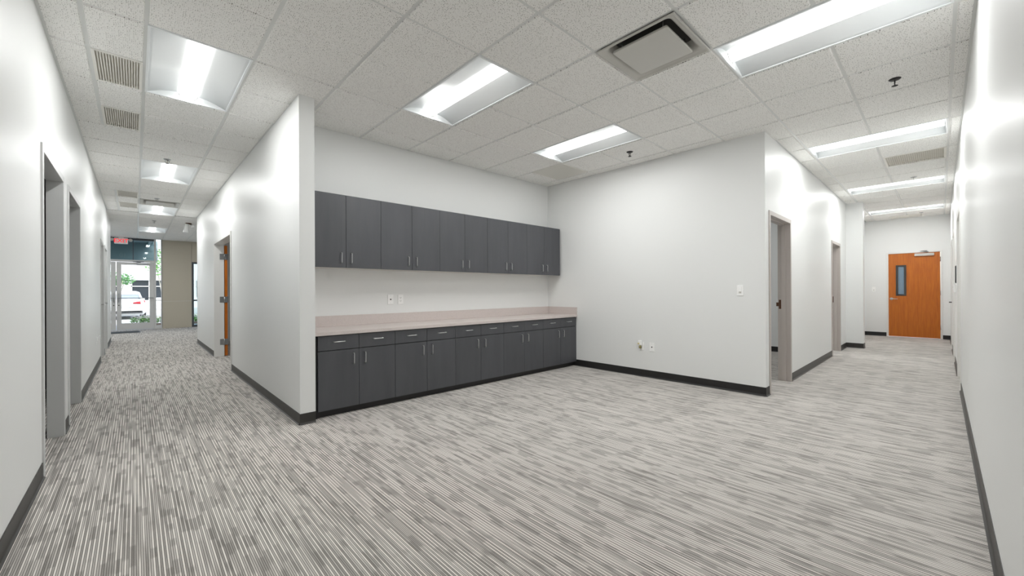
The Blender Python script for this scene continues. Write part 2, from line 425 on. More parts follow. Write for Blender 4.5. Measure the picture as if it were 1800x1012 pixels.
# ------------------------------------------------------------------ ceiling troffers
def troffer(label, loc):
    t = thing('ceiling_light', label, 'ceiling light', loc, 0, 'recessed fluorescent ceiling lights')
    X, Y = G / 2 - .006, G - .006
    bm = bmesh.new(); f = .014
    for d in ((-X, X, -Y, -Y + f), (-X, X, Y - f, Y), (-X, -X + f, -Y + f, Y - f), (X - f, X, -Y + f, Y - f)): box(bm, *d, .002, .03)
    obj('frame', bm, M_REFL, t)
    # curved reflector wings
    xi, xo, h = .066, X - f + .002, .068
    prof = []
    for k in range(11):
        u = k / 10; prof.append((xo + (xi - xo) * u, .006 + (h - .006) * math.sin(u * math.pi / 2) ** 1.0))
    for sgn in (-1, 1):
        obj('reflector', loft([[(sgn * x, y, z) for x, z in prof] + [(sgn * x, y, z + .004) for x, z in prof[::-1]] for y in (-Y + f, Y - f)]), M_REFL, t)
    for sgn in (-1, 1):
        y0 = sgn * (Y - f - .003)
        pts = [(x, z) for x, z in prof] + [(-x, z) for x, z in prof[::-1]]
        obj('end_plate', loft([[(x, y0, z) for x, z in pts], [(x, y0 + sgn * .004, z) for x, z in pts]]), M_REFL, t)
    obj('top_pan', bx(-X, X, -Y, Y, h + .006, h + .014), M_REFL, t)
    # lens basket
    lp = [(xi * math.cos(math.pi + math.pi * k / 10), h - .004 + .046 * math.sin(math.pi + math.pi * k / 10)) for k in range(11)]
    ln = obj('lens', loft([[(x, y, z) for x, z in lp] for y in (-Y + f + .012, Y - f - .012)], closed=True), M_LENS, t)
    for sgn in (-1, 1):
        c = tube([(x * 1.02, sgn * (Y - f - .010), z - .001) for x, z in lp], .0032, 5)
        obj('lens_clip', c, M_CLIP, ln)
    la = bpy.data.lights.new('lamp', 'AREA'); la.shape = 'RECTANGLE'; la.size = .10; la.size_y = 1.14; la.energy = LAMP_W; la.color = (.99, 1, .995)
    lo = bpy.data.objects.new('lamp', la); COL.objects.link(lo); lo.parent = t; lo.location = (0, 0, h - .004 - .0475)
    return t
lbl = {(0, 5): 'recessed light nearest the camera in the left corridor', (3, 3): 'recessed light over the cabinet alcove, nearer the camera',
       (6, 3): 'recessed light over the alcove beside the tan return grille', (5, -1): 'large recessed light beside the square air diffuser, right edge',
       (10, -1): 'second recessed light along the right hallway ceiling', (15, -1): 'third recessed light along the right hallway ceiling',
       (20, -1): 'farthest recessed light before the wooden end door', (0, 11): 'second recessed light along the left corridor ceiling',
       (0, 17): 'third recessed light along the left corridor, past the small diffuser', (0, 23): 'farthest recessed light before the glass entrance'}
tr0 = None
for ij in LIGHTS:
    loc = (gx(ij[0] + .5), gy(ij[1] + 1), ZC)
    if tr0 is None: tr0 = troffer(lbl[ij], loc)
    else:
        c = copy_tree(tr0); c.location = loc; c['label'] = lbl[ij]
for loc, l in (((2.9, 8.3, ZC), 'recessed light in the room behind the open wooden door'), ((7.1, 2.9, ZC), 'recessed light in the room through the nearer hallway doorway'),
               ((9.9, 2.9, ZC), 'recessed light in the room through the farther hallway doorway'),
               ((gx(4.5), gy(24), ZC), 'unseen recessed light added to brighten the right side of the lobby'), ((gx(-2.5), gy(25), ZC), 'unseen recessed light added to brighten the left side of the lobby')):  # lobby pair: out of view, added to brighten the lobby
    c = copy_tree(tr0); c.location = loc; c['label'] = l

# ------------------------------------------------------------------ air diffusers and grilles
def diffuser(label, loc):
    t = thing('air_diffuser', label, 'air vent', loc, 0, 'square plaque air diffusers')
    def sq(s, z, r=.02, n=4):
        p = []
        for cx, cy, a0 in ((s - r, s - r, 0), (-s + r, s - r, 90), (-s + r, -s + r, 180), (s - r, -s + r, 270)):
            for k in range(n + 1):
                a = math.radians(a0 + 90 * k / n); p.append((cx + r * math.cos(a), cy + r * math.sin(a), z))
        return p
    R = [sq(.298, .0, .004), sq(.298, -.006, .004), sq(.286, -.006, .006), sq(.280, .002, .01), sq(.262, .004, .02), sq(.242, .018, .03), sq(.228, .045, .04), sq(.218, .085, .05)]
    obj('bowl', loft(R, caps=False), M_DIFF, t)
    obj('neck', loft([sq(.219, .084, .05), sq(.219, .09, .05)]), M_NECK, t)
    pl = obj('plaque', loft([sq(.206, .004, .012), sq(.209, -.004, .012), sq(.209, -.012, .012), sq(.206, -.015, .012)]), M_DIFF, t)
    for f in pl.data.polygons: f.use_smooth = False
    for sx in (-1, 1):
        for sy in (-1, 1): obj('hanger', tube([(sx * .15, sy * .15, .0), (sx * .165, sy * .165, .085)], .005, 6), M_STEEL, t)
    return t
d0 = diffuser('square white plaque air diffuser near the camera', (gx(4.5), gy(1.5), ZC))
d1 = copy_tree(d0); d1.location = (gx(.5), gy(16.5), ZC); d1['label'] = 'small-looking square air diffuser far down the left corridor'
def grille(label, x0, x1, y0, y1, nx, ny, z=ZC, group='return air grilles'):
    sx, sy = (x1 - x0) / 2, (y1 - y0) / 2
    t = thing('return_grille', label, 'air vent', ((x0 + x1) / 2, (y0 + y1) / 2, z), 0, group)
    bm = bmesh.new(); f = .018
    for d in ((-sx, sx, -sy, -sy + f), (-sx, sx, sy - f, sy), (-sx, -sx + f, -sy + f, sy - f), (sx - f, sx, -sy + f, sy - f)): box(bm, *d, .001, .02)
    obj('frame', bm, M_GRILLE, t)
    bm = bmesh.new()
    for k in range(1, nx):
        x = -sx + 2 * sx * k / nx; box(bm, x - .003, x + .003, -sy + f, sy - f, .0, .012)
    for k in range(1, ny):
        y = -sy + 2 * sy * k / ny; box(bm, -sx + f, sx - f, y - .0018, y + .0018, .002, .012)
    o = obj('louvres', bm, M_GRILLE, t); o['kind'] = 'stuff'
    obj('backing', bx(-sx, sx, -sy, sy, .020, .024), M_GRILLEBK, t)
for j, l in ((6, 'ribbed return grille nearest the camera, beside the left corridor light'), (8, 'second ribbed return grille along the left corridor ceiling'),
             (15, 'third ribbed grille far along the left corridor ceiling'), (17, 'farthest pale ribbed grille in the left corridor ceiling')):
    grille(l, gx(-.5) + hw, gx(0) - hw, gy(j) + hw, gy(j + 1) - hw, 18, 0)
grille('tan square return grille in the alcove ceiling corner', gx(7) + .008, gx(8) - .008, gy(5) + .008, gy(6) - .008, 44, 44)
grille('ribbed return grille in the right hallway ceiling', gx(12) + hw, gx(13) - hw, gy(-1) + hw, gy(0) - hw, 0, 30)
grille('narrow supply grille just before the wooden end door', 13.43, 13.76, .27, .85, 5, 20, ZC - .022)

# ------------------------------------------------------------------ sprinklers, ceiling spotlight
def sprinkler(label, x, y, m):
    t = thing('sprinkler_head', label, 'sprinkler', (x, y, ZC), 0, 'fire sprinkler heads')
    obj('escutcheon', lathe([(.012, .004), (.040, .003), (.041, -.001), (.034, -.007), (.018, -.010), (.012, -.010)]), m, t)
    bm = tube([(-.004, 0, -.01), (-.022, 0, -.022), (-.018, 0, -.042), (0, 0, -.054)], .0035, 6); tube([(.004, 0, -.01), (.022, 0, -.022), (.018, 0, -.042), (0, 0, -.054)], .0035, 6, bm)
    obj('frame_arms', bm, m, t)
    obj('bulb', tube([(0, 0, -.01), (0, 0, -.05)], .003, 6), M_RED if False else M_BRONZE, t)
    obj('deflector', lathe([(.004, -.054), (.021, -.056), (.022, -.058), (.004, -.059)], 12), m, t)
for k, (l, x, y) in enumerate((('black sprinkler head below the big right light', 4.683, .258), ('sprinkler head beside the alcove light and white wall', 4.622, 2.714),
                  ('sprinkler head in front of the third right hallway light', 8.98, .284), ('sprinkler head nearest the wooden end door', 13.25, .30),
                  ('sprinkler head before the second left corridor light', .318, 7.03), ('sprinkler head before the far left diffuser', .307, 10.08),
                  ('sprinkler head nearest the glass entrance', .35, 13.2))):
    sprinkler(l, x, y, M_BLACK if k < 2 else M_STEEL)
t = thing('ceiling_spotlight', 'white two-headed spotlight hanging from the ceiling by the corridor opening', 'spotlight', (1.0, 13.1, ZC))
obj('mount', lathe([(.06, .008), (.065, .0), (.06, -.02)]), M_BRONZE, t)
obj('lamp_head', lathe([(.04, -.02), (.045, -.03), (.052, -.16), (.068, -.24), (.06, -.245)]), M_WHITE, t, (-.03, 0, 0), (.1, .08, 0))
obj('lamp_head', lathe([(.03, -.0), (.04, -.03), (.045, -.08), (.03, -.085)]), M_WHITE, t, (.075, 0, -.03), (0, -.2, 0))
obj('arm', tube([(0, 0, -.015), (.04, 0, -.03), (.075, 0, -.035)], .01, 6), M_BRONZE, t)

# ------------------------------------------------------------------ door frames and doors
def frame(name, axis, o, b0, b1, label, m, face=.05, proud=.010, stop=True):
    """hollow-metal frame round an opening; local a along the wall, b across it"""
    d = sempty(name, label, 'door', ((b0 + b1) / 2, (o[0] + o[1]) / 2, 0) if axis == 'Y' else ((o[0] + o[1]) / 2, (b0 + b1) / 2, 0), math.pi / 2 if axis == 'Y' else 0)
    # local frame: x = along wall, y = across (after 90deg turn local y points to -X)
    w2 = (o[1] - o[0]) / 2; hb = (b1 - b0) / 2 + proud; zt = o[2]
    for s in (-1, 1):
        a0, a1 = sorted((s * w2, s * (w2 - face)))
        obj('jamb', bx(a0, a1, -hb, hb, 0, zt, bev=.003), m, d)
        if stop:
            a0, a1 = sorted((s * (w2 - face), s * (w2 - face - .016)))
            obj('stop', bx(a0, a1, -.022, .030, 0, zt - face), m, d)
    obj('head', bx(-w2 + face, w2 - face, -hb, hb, zt - face, zt, bev=.003), m, d)
    if stop: obj('stop', bx(-w2 + face + .016, w2 - face - .016, -.012, .038, zt - face - .016, zt - face), m, d)
    return d
def lever(parent, x, y, z, sgn, dy, m=M_NICKEL):
    """rose + lever on a leaf; dy = direction (+-1) the lever projects along local y, sgn = way the lever points along x"""
    r = tube([(x, y, z), (x, y + dy * .012, z)], [.033, .030], 16)
    h = obj('handle', r, m, parent)
    obj('lever', tube([(x, y + dy * .01, z), (x, y + dy * .05, z), (x + sgn * .02, y + dy * .058, z), (x + sgn * .115, y + dy * .056, z - .006)], [.011, .010, .010, .008], 8), m, h)
def strike(parent, x, sgn, z, y):
    pl = obj('strike_plate', bx(x - .0015, x + .0015, y - .03, y + .03, z - .06, z + .06), M_BRONZE, parent)
    obj('strike_lip', bx(min(x, x + sgn * .006), max(x, x + sgn * .006), y + .028, y + .058, z - .025, z + .025), M_BRONZE, pl)

xw = (XL - TL, XL)
f1 = frame('door_1', 'Y', D1, *xw, 'open grey door frame nearest the camera in the left wall', M_FRAMEG, stop=False)
f2 = frame('door_2', 'Y', D2, *xw, 'second grey door frame along the left wall', M_FRAMEG, stop=False)
f3 = frame('door_3', 'Y', D3, *xw, 'third door frame in the left wall, past the outlet', M_FRAMEG)
f4 = frame('door_4', 'Y', D4, *xw, 'fourth and farthest door frame in the left wall', M_FRAMEG)
for f, o in ((f3, D3), (f4, D4)):
    w2 = (o[1] - o[0]) / 2 - .053
    obj('leaf', bx(-w2, w2, .002, .046, .01, o[2] - .053), M_FRAMEG, f); lever(f, w2 - .07, .002, .98, -1, -1)
# double doorway in the corridor wall: one wood leaf folded back behind the wall
f5 = frame('door_5', 'Y', DB, XC, XC2, 'open doorway in the corridor wall with wooden leaf folded back', M_FRAMEW, proud=.012, stop=False)
w2 = (DB[1] - DB[0]) / 2
lf = obj('leaf', bx(w2 - .045, w2 + .83, -.128, -.086, .012, DB[2] - .06), M_WOOD, f5, label='orange wooden door leaf swung fully open')
for z in (.27, 1.06, 1.86):
    h = obj('hinge', bx(w2 - .054, w2 - .0485, -.142, -.010, z - .055, z + .055), M_STEEL, f5)
    obj('hinge_pin', tube([(w2 - .056, -.078, z - .057), (w2 - .056, -.078, z + .057)], .007, 8), M_STEEL, h)
# hallway doorways
f6 = frame('door_6', 'X', D5, YK, YK + T, 'open taupe door frame next to the light switch wall', M_FRAME)
strike(f6, (D5[1] - D5[0]) / 2 - .0505, -1, 1.0, .03)
f7 = frame('door_7', 'X', D6, YK, YK + T, 'open taupe door frame farther along the hallway wall', M_FRAME)
strike(f7, (D6[1] - D6[0]) / 2 - .0505, -1, 1.0, .03)
# right wall doors
f8 = frame('door_8', 'X', DA, YR - T, YR, 'white door frame nearest the camera in the right wall', M_FRAMEW, stop=False)
f9 = frame('door_9', 'X', DBR, YR - T, YR, 'second white door frame in the right wall', M_FRAMEW, stop=False)
f10 = frame('door_10', 'X', DC, YR - T, YR, 'white door in the right wall with dark lever handle', M_FRAMEW, stop=False)
for f, o, y, mm in ((f8, DA, -.03, M_FRAMEW), (f9, DBR, -.03, M_FRAMEW), (f10, DC, .045, M_FRAMEW)):
    w2 = (o[1] - o[0]) / 2 - .053
    obj('leaf', bx(-w2, w2, y - .044, y, .01, o[2] - .053), mm, f)
    if f is f10: lever(f, -w2 + .07, y, .93, 1, 1, M_BLACK)
# wooden end door
f11 = frame('door_11', 'Y', DE, XE, XE + T, 'orange-brown wooden door with narrow window at the hallway end', M_FRAMEW, face=.036, stop=False)
yc = (DE[0] + DE[1]) / 2; w2 = .4505
def ly(Y): return Y - yc           # world Y -> local x of door_11 ; local +y points to -X (towards the viewer)
y0 = .0625 - .002                  # corridor face of the leaf
wy0, wy1, wz0, wz1 = ly(.593), ly(.757), 1.045, 1.785
bm = bmesh.new()
for d in ((-w2, wy0, .012, DE[2] - .039), (wy1, w2, .012, DE[2] - .039), (wy0, wy1, .012, wz0), (wy0, wy1, wz1, DE[2] - .039)): box(bm, d[0], d[1], y0 - .044, y0, d[2], d[3])
leaf = obj('leaf', bm, M_WOOD, f11)
bm = bmesh.new(); e = .028
for d in ((wy0 - .012, wy1 + .012, wz0 - .012, wz0 + e), (wy0 - .012, wy1 + .012, wz1 - e, wz1 + .012), (wy0 - .012, wy0 + e, wz0 + e, wz1 - e), (wy1 - e, wy1 + .012, wz0 + e, wz1 - e)): box(bm, d[0], d[1], y0 - .05, y0 + .008, d[2], d[3])
wf = obj('window_frame', bm, mat('lite_frame', (58, 56, 55), .45), leaf)
obj('pane', bx(wy0 + e, wy1 - e, y0 - .025, y0 - .018, wz0 + e, wz1 - e), mat('lite_glass', (128, 150, 168), .12), leaf, label='blue-grey wired glass pane')
lever(leaf, ly(.852), y0, .955, -1, 1)
cl = obj('closer', bx(ly(.10), ly(.435), y0, y0 + .05, 2.005, 2.068, bev=.006), M_DIFF, leaf)
obj('closer_arm', tube([(ly(.20), y0 + .03, 2.07), (ly(.20), y0 + .03, 2.10), (ly(.33), y0 + .10, 2.115), (ly(.22), y0 + .03, 2.125)], .009, 6), M_STEEL, cl)
for z in (.28, 1.10, 1.91): obj('hinge', tube([(-w2 - .008, y0 + .006, z - .055), (-w2 - .008, y0 + .006, z + .055)], .008, 8), M_STEEL, f11)

# black door sign and white wall box between the right wall doors
t = thing('door_sign', 'black vertical door sign on the right wall', 'sign', (8.96, YR, 1.41))
obj('plate', bx(-.05, .05, 0, .012, -.125, .125, bev=.003), M_BLACK, t); obj('rim', bx(-.056, .056, 0, .006, -.131, .131), M_DKALU, t)
t = thing('wall_thermostat', 'white thermostat box under the black sign on the right wall', 'thermostat', (9.15, YR, 1.20))
obj('case', bx(-.055, .055, 0, .03, -.057, .057, bev=.006), M_WHITE, t); obj('dial', bx(-.03, .03, .03, .034, .01, .035), M_DIFF, t)

# ------------------------------------------------------------------ cabinets
def pull(parent, x, y, z, horiz, L=.106):
    h = L / 2; p = .028; r = .010
    a = [(-h, 0), (-h, p - r), (-h + .003, p - .003), (-h + r, p), (h - r, p), (h - .003, p - .003), (h, p - r), (h, 0)]
    pts = [(x + s, y - d, z) if horiz else (x, y - d, z + s) for s, d in a]
    obj('handle', tube(pts, .0046, 8), M_NICKEL, parent)
BX0, BW = 1.243, .7788
UX0, UW = 1.236, .7728
order = ('first and leftmost', 'second from the left', 'middle', 'fourth from the left', 'fifth and rightmost')
def base_unit(label, loc):
    t = thing('base_cabinet', label, 'cabinet', loc, 0, 'charcoal base cabinets under the counter'); w = BW / 2; g = .0016
    obj('body', bx(-w, w, -.578, -.022, .068, .776), M_CABDK, t)
    obj('toe_kick', bx(-w, w, -.552, -.53, 0, .068), M_BASEDK, t)
    for s in (-1, 1):
        a0, a1 = (-w + g, -g) if s < 0 else (g, w - g)
        d = obj('door', bx(a0, a1, -.600, -.579, .066, .627, bev=.0012), M_CAB, t); pull(d, s * .058, -.600, .534, False)
        d = obj('drawer', bx(a0, a1, -.600, -.579, .634, .771, bev=.0012), M_CAB, t); pull(d, (a0 + a1) / 2, -.600, .712, True)
    return t
def wall_unit(label, loc):
    t = thing('wall_cabinet', label, 'cabinet', loc, 0, 'charcoal wall cabinets above the counter'); w = UW / 2; g = .0016
    obj('body', bx(-w, w, -.278, 0, 0, .762), M_CABDK, t)
    obj('bottom_panel', bx(-w, w, -.278, 0, -.002, .0), M_DIFF, t)
    for s in (-1, 1):
        a0, a1 = (-w + g, -g) if s < 0 else (g, w - g)
        d = obj('door', bx(a0, a1, -.300, -.279, -.001, .762, bev=.0012), M_CAB, t); pull(d, s * .052, -.300, .102, False)
    return t
for k in range(5):
    lb = f'charcoal base cabinet with two drawers, {order[k]} of five'
    lu = f'charcoal two-door wall cabinet, {order[k]} of five'
    if k == 0:
        b0 = base_unit(lb, (BX0 + BW / 2, YN, 0)); u0 = wall_unit(lu, (UX0 + UW / 2, YN, 1.444))
    else:
        c = copy_tree(b0); c.location = (BX0 + BW * (k + .5), YN, 0); c['label'] = lb
        c = copy_tree(u0); c.location = (UX0 + UW * (k + .5), YN, 1.444); c['label'] = lu
tag(obj('filler_strip', bx(XC2, BX0 - .001, 3.995, YN, 0, .775), M_CABDK), 'black filler strip between the wall end and first base cabinet', 'filler')
tag(obj('filler_strip', bx(XC2, UX0 - .001, 4.284, YN, 1.444, 2.206), M_CAB), 'charcoal filler strip at the left end of the wall cabinets', 'filler')
t = thing('countertop', 'pinkish-grey laminate countertop with backsplash over the base cabinets', 'countertop', (0, 0, 0))
obj('top', bx(XC2, XN, 3.958, YN, .778, .812, bev=.003), M_COUNT, t)
obj('backsplash', bx(XC2, XN, YN - .02, YN, .812, .930, bev=.002), M_COUNT, t)
obj('side_splash', bx(XN - .02, XN, 3.962, YN - .02, .812, .930, bev=.002), M_COUNT, t)
obj('side_splash', bx(XC2, XC2 + .02, 3.962, YN - .02, .812, .930, bev=.002), M_COUNT, t)

# ------------------------------------------------------------------ wall plates (built facing local -y)
def plate(name, label, cat, loc, rotz, kind, w=.072, h=.117):
    t = thing(name, label, cat, loc, rotz)
    obj('plate', bx(-w / 2, w / 2, -.008, 0, -h / 2, h / 2, bev=.003), M_WHITE, t)
    if kind == 'duplex':
        for s in (-1, 1):
            r = obj('receptacle', bx(-.017, .017, -.010, -.006, s * .0195 - .0135, s * .0195 + .0135, bev=.003), M_WHITE, t)
            for dx in (-.006, .006): obj('slot', bx(dx - .0012, dx + .0012, -.0108, -.009, s * .0195 - .002, s * .0195 + .007), M_BLACK, r)
            obj('ground_hole', tube([(0, -.0108, s * .0195 - .008), (0, -.009, s * .0195 - .008)], .0024, 8), M_BLACK, r)
    elif kind == 'data':
        obj('jack', tube([(0, -.011, 0), (0, -.006, 0)], .0085, 12), M_BLACK, t)
        for s in (-1, 1): obj('screw', tube([(0, -.008, s * .042), (0, -.006, s * .042)], .003, 8), M_STEEL, t)
    elif kind == 'switch':
        r = obj('rocker', bx(-.0165, .0165, -.011, -.006, -.033, .033, bev=.002), M_WHITE, t)
        obj('dimmer', bx(-.012, .012, -.015, -.010, -.031, -.012, bev=.002), M_DIFF, r)
    return t
plate('data_outlet', 'white data plate with black port above the counter', 'outlet', (2.266, YN, 1.097), 0, 'data')
plate('power_outlet', 'white duplex power outlet above the counter', 'outlet', (2.398, YN, 1.096), 0, 'duplex')
plate('power_outlet', 'white power outlet with plug-in freshener low on alcove wall', 'outlet', (XN, 2.848, .422), -math.pi / 2, 'duplex')
plate('data_outlet', 'white data plate with black port low on alcove wall', 'outlet', (XN, 2.692, .419), -math.pi / 2, 'data')
plate('light_switch', 'white dimmer switch at the end of the alcove wall', 'switch', (XN, 1.594, 1.186), -math.pi / 2, 'switch', .072, .122)
plate('light_switch', 'white light switch left of the wooden end door', 'switch', (XE, 1.185, 1.20), -math.pi / 2, 'switch')
plate('power_outlet', 'white outlet plate low on the left wall before third door', 'outlet', (XL, 9.10, .44), math.pi / 2, 'duplex')
plate('power_outlet', 'second white outlet plate on left wall, nearer third door', 'outlet', (XL, 9.55, .44), math.pi / 2, 'duplex')
t = thing('air_freshener', 'small plug-in air freshener with amber oil bulb on alcove wall outlet', 'air freshener', (XN - .011, 2.855, .445), -math.pi / 2)
obj('housing', bx(-.026, .026, -.035, 0, -.012, .055, bev=.010), M_WHITE, t)
obj('oil_bulb', lathe([(.006, -.05), (.016, -.045), (.017, -.02), (.009, -.008), (.008, .0)], 12), mat('amber_oil', (150, 142, 92), .1), t, (0, -.02, -.008))
obj('dial', tube([(-.012, -.046, .012), (-.012, -.034, .012)], .013, 14), mat('cream_plastic', (226, 214, 168), .3), t)

# ------------------------------------------------------------------ glass entrance
def rect_frame(x0, x1, z0, z1, l, r, b, tp, y0, y1, bev=.003):
    return multi([(x0, x0 + l, y0, y1, z0, z1), (x1 - r, x1, y0, y1, z0, z1), (x0 + l, x1 - r, y0, y1, z0, z0 + b), (x0 + l, x1 - r, y0, y1, z1 - tp, z1)], bev)
y0, y1 = YS + .02, YS + .065
def entry(name, x0, x1, label, hs):
    d = sempty(name, label, 'door', ((x0 + x1) / 2, YS, 0)); cx = (x0 + x1) / 2
    a, b = x0 - cx, x1 - cx
    fr = obj('leaf', rect_frame(a, b, .012, 2.185, .11, .11, .21, .085, .02, .065), M_ALU, d)
    obj('pane', bx(a + .11, b - .11, .040, .046, .222, 2.10), M_GLASS, d)
    pb = obj('push_bar', tube([(a + .03, .0, 1.03), (a + .03, -.05, 1.03), (b - .03, -.05, 1.03), (b - .03, .0, 1.03)], .012, 8), M_STEEL, d)
    ex = a + .05 if hs < 0 else b - .05
    obj('pull_handle', tube([(ex, .02, .90), (ex, -.04, .92), (ex, -.04, 1.16), (ex, .02, 1.18)], .010, 8), M_STEEL, d)
    obj('lock', tube([(ex, .022, .80), (ex, .010, .80)], .016, 12), M_BLACK, d)
    return d
e1 = entry('door_12', -.428, .462, 'right leaf of the glass entrance double door', -1)
entry('door_13', -1.332, -.444, 'left leaf of the glass entrance double door', 1)
c = obj('closer', bx(.02, .30, -.045, .02, 2.12, 2.175, bev=.005), M_STEEL, e1)
obj('closer_arm', tube([(.12, -.03, 2.18), (-.06, -.11, 2.20), (.20, -.02, 2.215)], .009, 6), M_STEEL, c)
sf = sempty('window_1', 'white aluminium entrance surround with dark tinted transom panes', 'window', (0, YS, 0))
obj('header', bx(-1.40, .463, 0, .10, 2.195, 2.262, bev=.003), M_ALU, sf)
obj('post', bx(.463, .512, 0, .10, 0, ZC + .1, bev=.003), M_ALU, sf); obj('post', bx(-1.40, -1.34, 0, .10, 0, 2.195, bev=.003), M_ALU, sf)
obj('top_rail', bx(-2.5, .463, 0, .10, 2.90, ZC + .1, bev=.003), M_DKALU, sf)
obj('transom_bar', bx(-.05, -.03, .02, .08, 2.262, 2.90), M_DKALU, sf)
obj('pane', bx(-2.5, -.05, .04, .046, 2.262, 2.90), M_TGLASS, sf); obj('pane', bx(-.03, .463, .04, .046, 2.262, 2.90), M_TGLASS, sf)
sl = sempty('window_2', 'narrow full-height sidelight right of the entrance door', 'window', (0, YS, 0))
obj('frame', multi([(.636, .672, 0, .10, 0, ZC + .1), (.512, .636, 0, .10, 0, .10), (.512, .636, .02, .08, .93, .955)], .003), M_ALU, sl)
obj('pane', bx(.512, .636, .04, .046, .10, .93), M_GLASS, sl); obj('pane', bx(.512, .636, .04, .046, .955, ZC + .1), M_GLASS, sl)
wd = sempty('window_3', 'dark framed window at the right end of the taupe wall', 'window', (0, YS, 0))
obj('frame', multi([(1.44, 1.50, 0, .10, .0, 2.26), (3.54, 3.60, 0, .10, 0, 2.26), (1.50, 3.54, 0, .10, 0, .07), (1.50, 3.54, 0, .10, 2.20, 2.26), (2.49, 2.55, 0, .10, .07, 2.20), (1.50, 3.54, .02, .08, .90, .95)], .003), M_DKALU, wd)
for a, b in ((1.50, 2.49), (2.55, 3.54)):
    obj('pane', bx(a, b, .04, .046, .07, .90), M_TGLASS, wd); obj('pane', bx(a, b, .04, .046, .95, 2.20), M_TGLASS, wd)
wl_ = sempty('window_4', 'white framed window left of the entrance double door', 'window', (0, YS, 0))
obj('frame', multi([(-2.5, -2.44, 0, .10, 0, 2.262), (-2.44, -1.40, 0, .10, 0, .10), (-2.44, -1.40, 0, .10, 2.195, 2.262)], .003), M_ALU, wl_)
obj('pane', bx(-2.44, -1.40, .04, .046, .10, 2.195), M_GLASS, wl_)
def text_mesh(s, size, extrude=.002, offset=0.0):
    cu = bpy.data.curves.new('lettering', 'FONT'); cu.body = s; cu.size = size; cu.extrude = extrude; cu.offset = offset
    cu.align_x = 'CENTER'; cu.align_y = 'CENTER'
    o = bpy.data.objects.new('lettering', cu); COL.objects.link(o)
    bpy.context.view_layer.update()
    me = bpy.data.meshes.new_from_object(o.evaluated_get(bpy.context.evaluated_depsgraph_get()))
    bpy.data.objects.remove(o); return me
me = text_mesh('10', .17, .0006); me.materials.clear(); me.materials.append(mat('vinyl', (176, 182, 182), .5))
n = obj('suite_number', me, None, sf, (-.28, .05, 2.40), (math.pi / 2, 0, math.pi))
# exit sign
t = thing('exit_sign', 'white exit sign with red letters and two lamp heads above the entrance', 'exit sign', (-.315, YS - .16, 2.845))
obj('housing', bx(-.155, .155, -.025, .025, -.10, .085, bev=.006), M_WHITE, t)
obj('canopy', bx(-.06, .06, -.02, .02, .085, .113), M_WHITE, t)
me = text_mesh('EXIT', .165, .002, .0015); me.materials.clear(); me.materials.append(M_RED)
obj('lettering', me, None, t, (0, -.026, -.008), (math.pi / 2, 0, 0), 'red EXIT letters')
for s in (-1, 1):
    obj('lamp_head', lathe([(.02, .03), (.045, .02), (.05, -.02), (.04, -.025)], 14), M_DIFF, t, (s * .215, -.01, .03), (math.pi / 2, 0, 0))
    obj('lamp_arm', tube([(s * .15, 0, .05), (s * .215, .01, .05)], .012, 6), M_WHITE, t)
t = thing('door_mat', 'dark grey floor mat inside the glass entrance', 'mat', (-.45, 16.9, 0))
obj('pile', bx(-.53, .53, -.33, .33, 0.0, .010, bev=.002), mat('mat_pile', (74, 78, 80), .95), t); obj('border', bx(-.56, .56, -.36, .36, 0, .005), M_BLACK, t)

# ------------------------------------------------------------------ outside
GZ = -.15
struct('ground', bx(-40, 40, 20.4, 80, GZ - .2, GZ), mat('asphalt', (178, 178, 176), .9, noise=((3, 3, 3), .08)), 'pale sunlit parking lot outside the entrance', 'ground')
struct('walkway', bx(-12, 12, YS + .06, 20.4, -.3, -.02), mat('concrete', (205, 203, 198), .9, noise=((2, 2, 2), .05)), 'concrete walkway outside the entrance doors', 'walkway')
cn = thing('entrance_canopy', 'grey metal canopy seen through the transom above the entrance', 'canopy', (-1.2, 19.5, 2.4))
M_CANO = mat('canopy_metal', (150, 168, 172), .5)
obj('soffit', bx(-2.4, 1.72, -1.5, 1.5, .72, .80), M_CANO, cn)
for k in range(6): obj('fascia_board', bx(-2.4, 1.85, 1.5 - .012 * (k % 2), 1.56, .02 + .13 * k, .152 + .13 * k), M_CANO, cn)
for x in (-2.3, -.9, .5, 1.6): obj('joist', bx(x - .04, x + .04, -1.5, 1.5, .60, .72), M_CANO, cn)
for x in (-2.35, ): obj('post', bx(x - .06, x + .06, 1.36, 1.48, -2.42, .6), M_CANO, cn)

bd = thing('office_building', 'pale grey building with dark windows across the parking lot', 'building', (0, 46, GZ))
bm = bmesh.new(); M_BLD = mat('building_wall', (214, 216, 220), .8, noise=((.4, .4, .4), .03))
WX = [(-8.0, -5.2), (-3.6, -.9), (-.25, 2.45), (4.0, 6.8)]
cur = -16
for a, b in WX:
    box(bm, cur, a, 0, .5, 0, 9); box(bm, a, b, 0, .5, 0, .95); box(bm, a, b, 0, .5, 2.42, 9); cur = b
box(bm, cur, 16, 0, .5, 0, 9); obj('wall', bm, M_BLD, bd)
obj('coping', bx(-16, 16, -.04, .5, 9, 9.2), M_ALU, bd)
M_DGL = mat('window_dark', (48, 54, 62), .15)
for a, b in WX:
    wv = obj('window', bx(a, b, .18, .22, .95, 2.42), M_DGL, bd)
    for x in (a, a + (b - a) * .42 - .04, b - .08): obj('mullion', bx(x, x + .08, .10, .18, .95, 2.42), M_ALU, wv)
    obj('mullion', bx(a, b, .10, .18, 1.88, 1.95), M_ALU, wv)

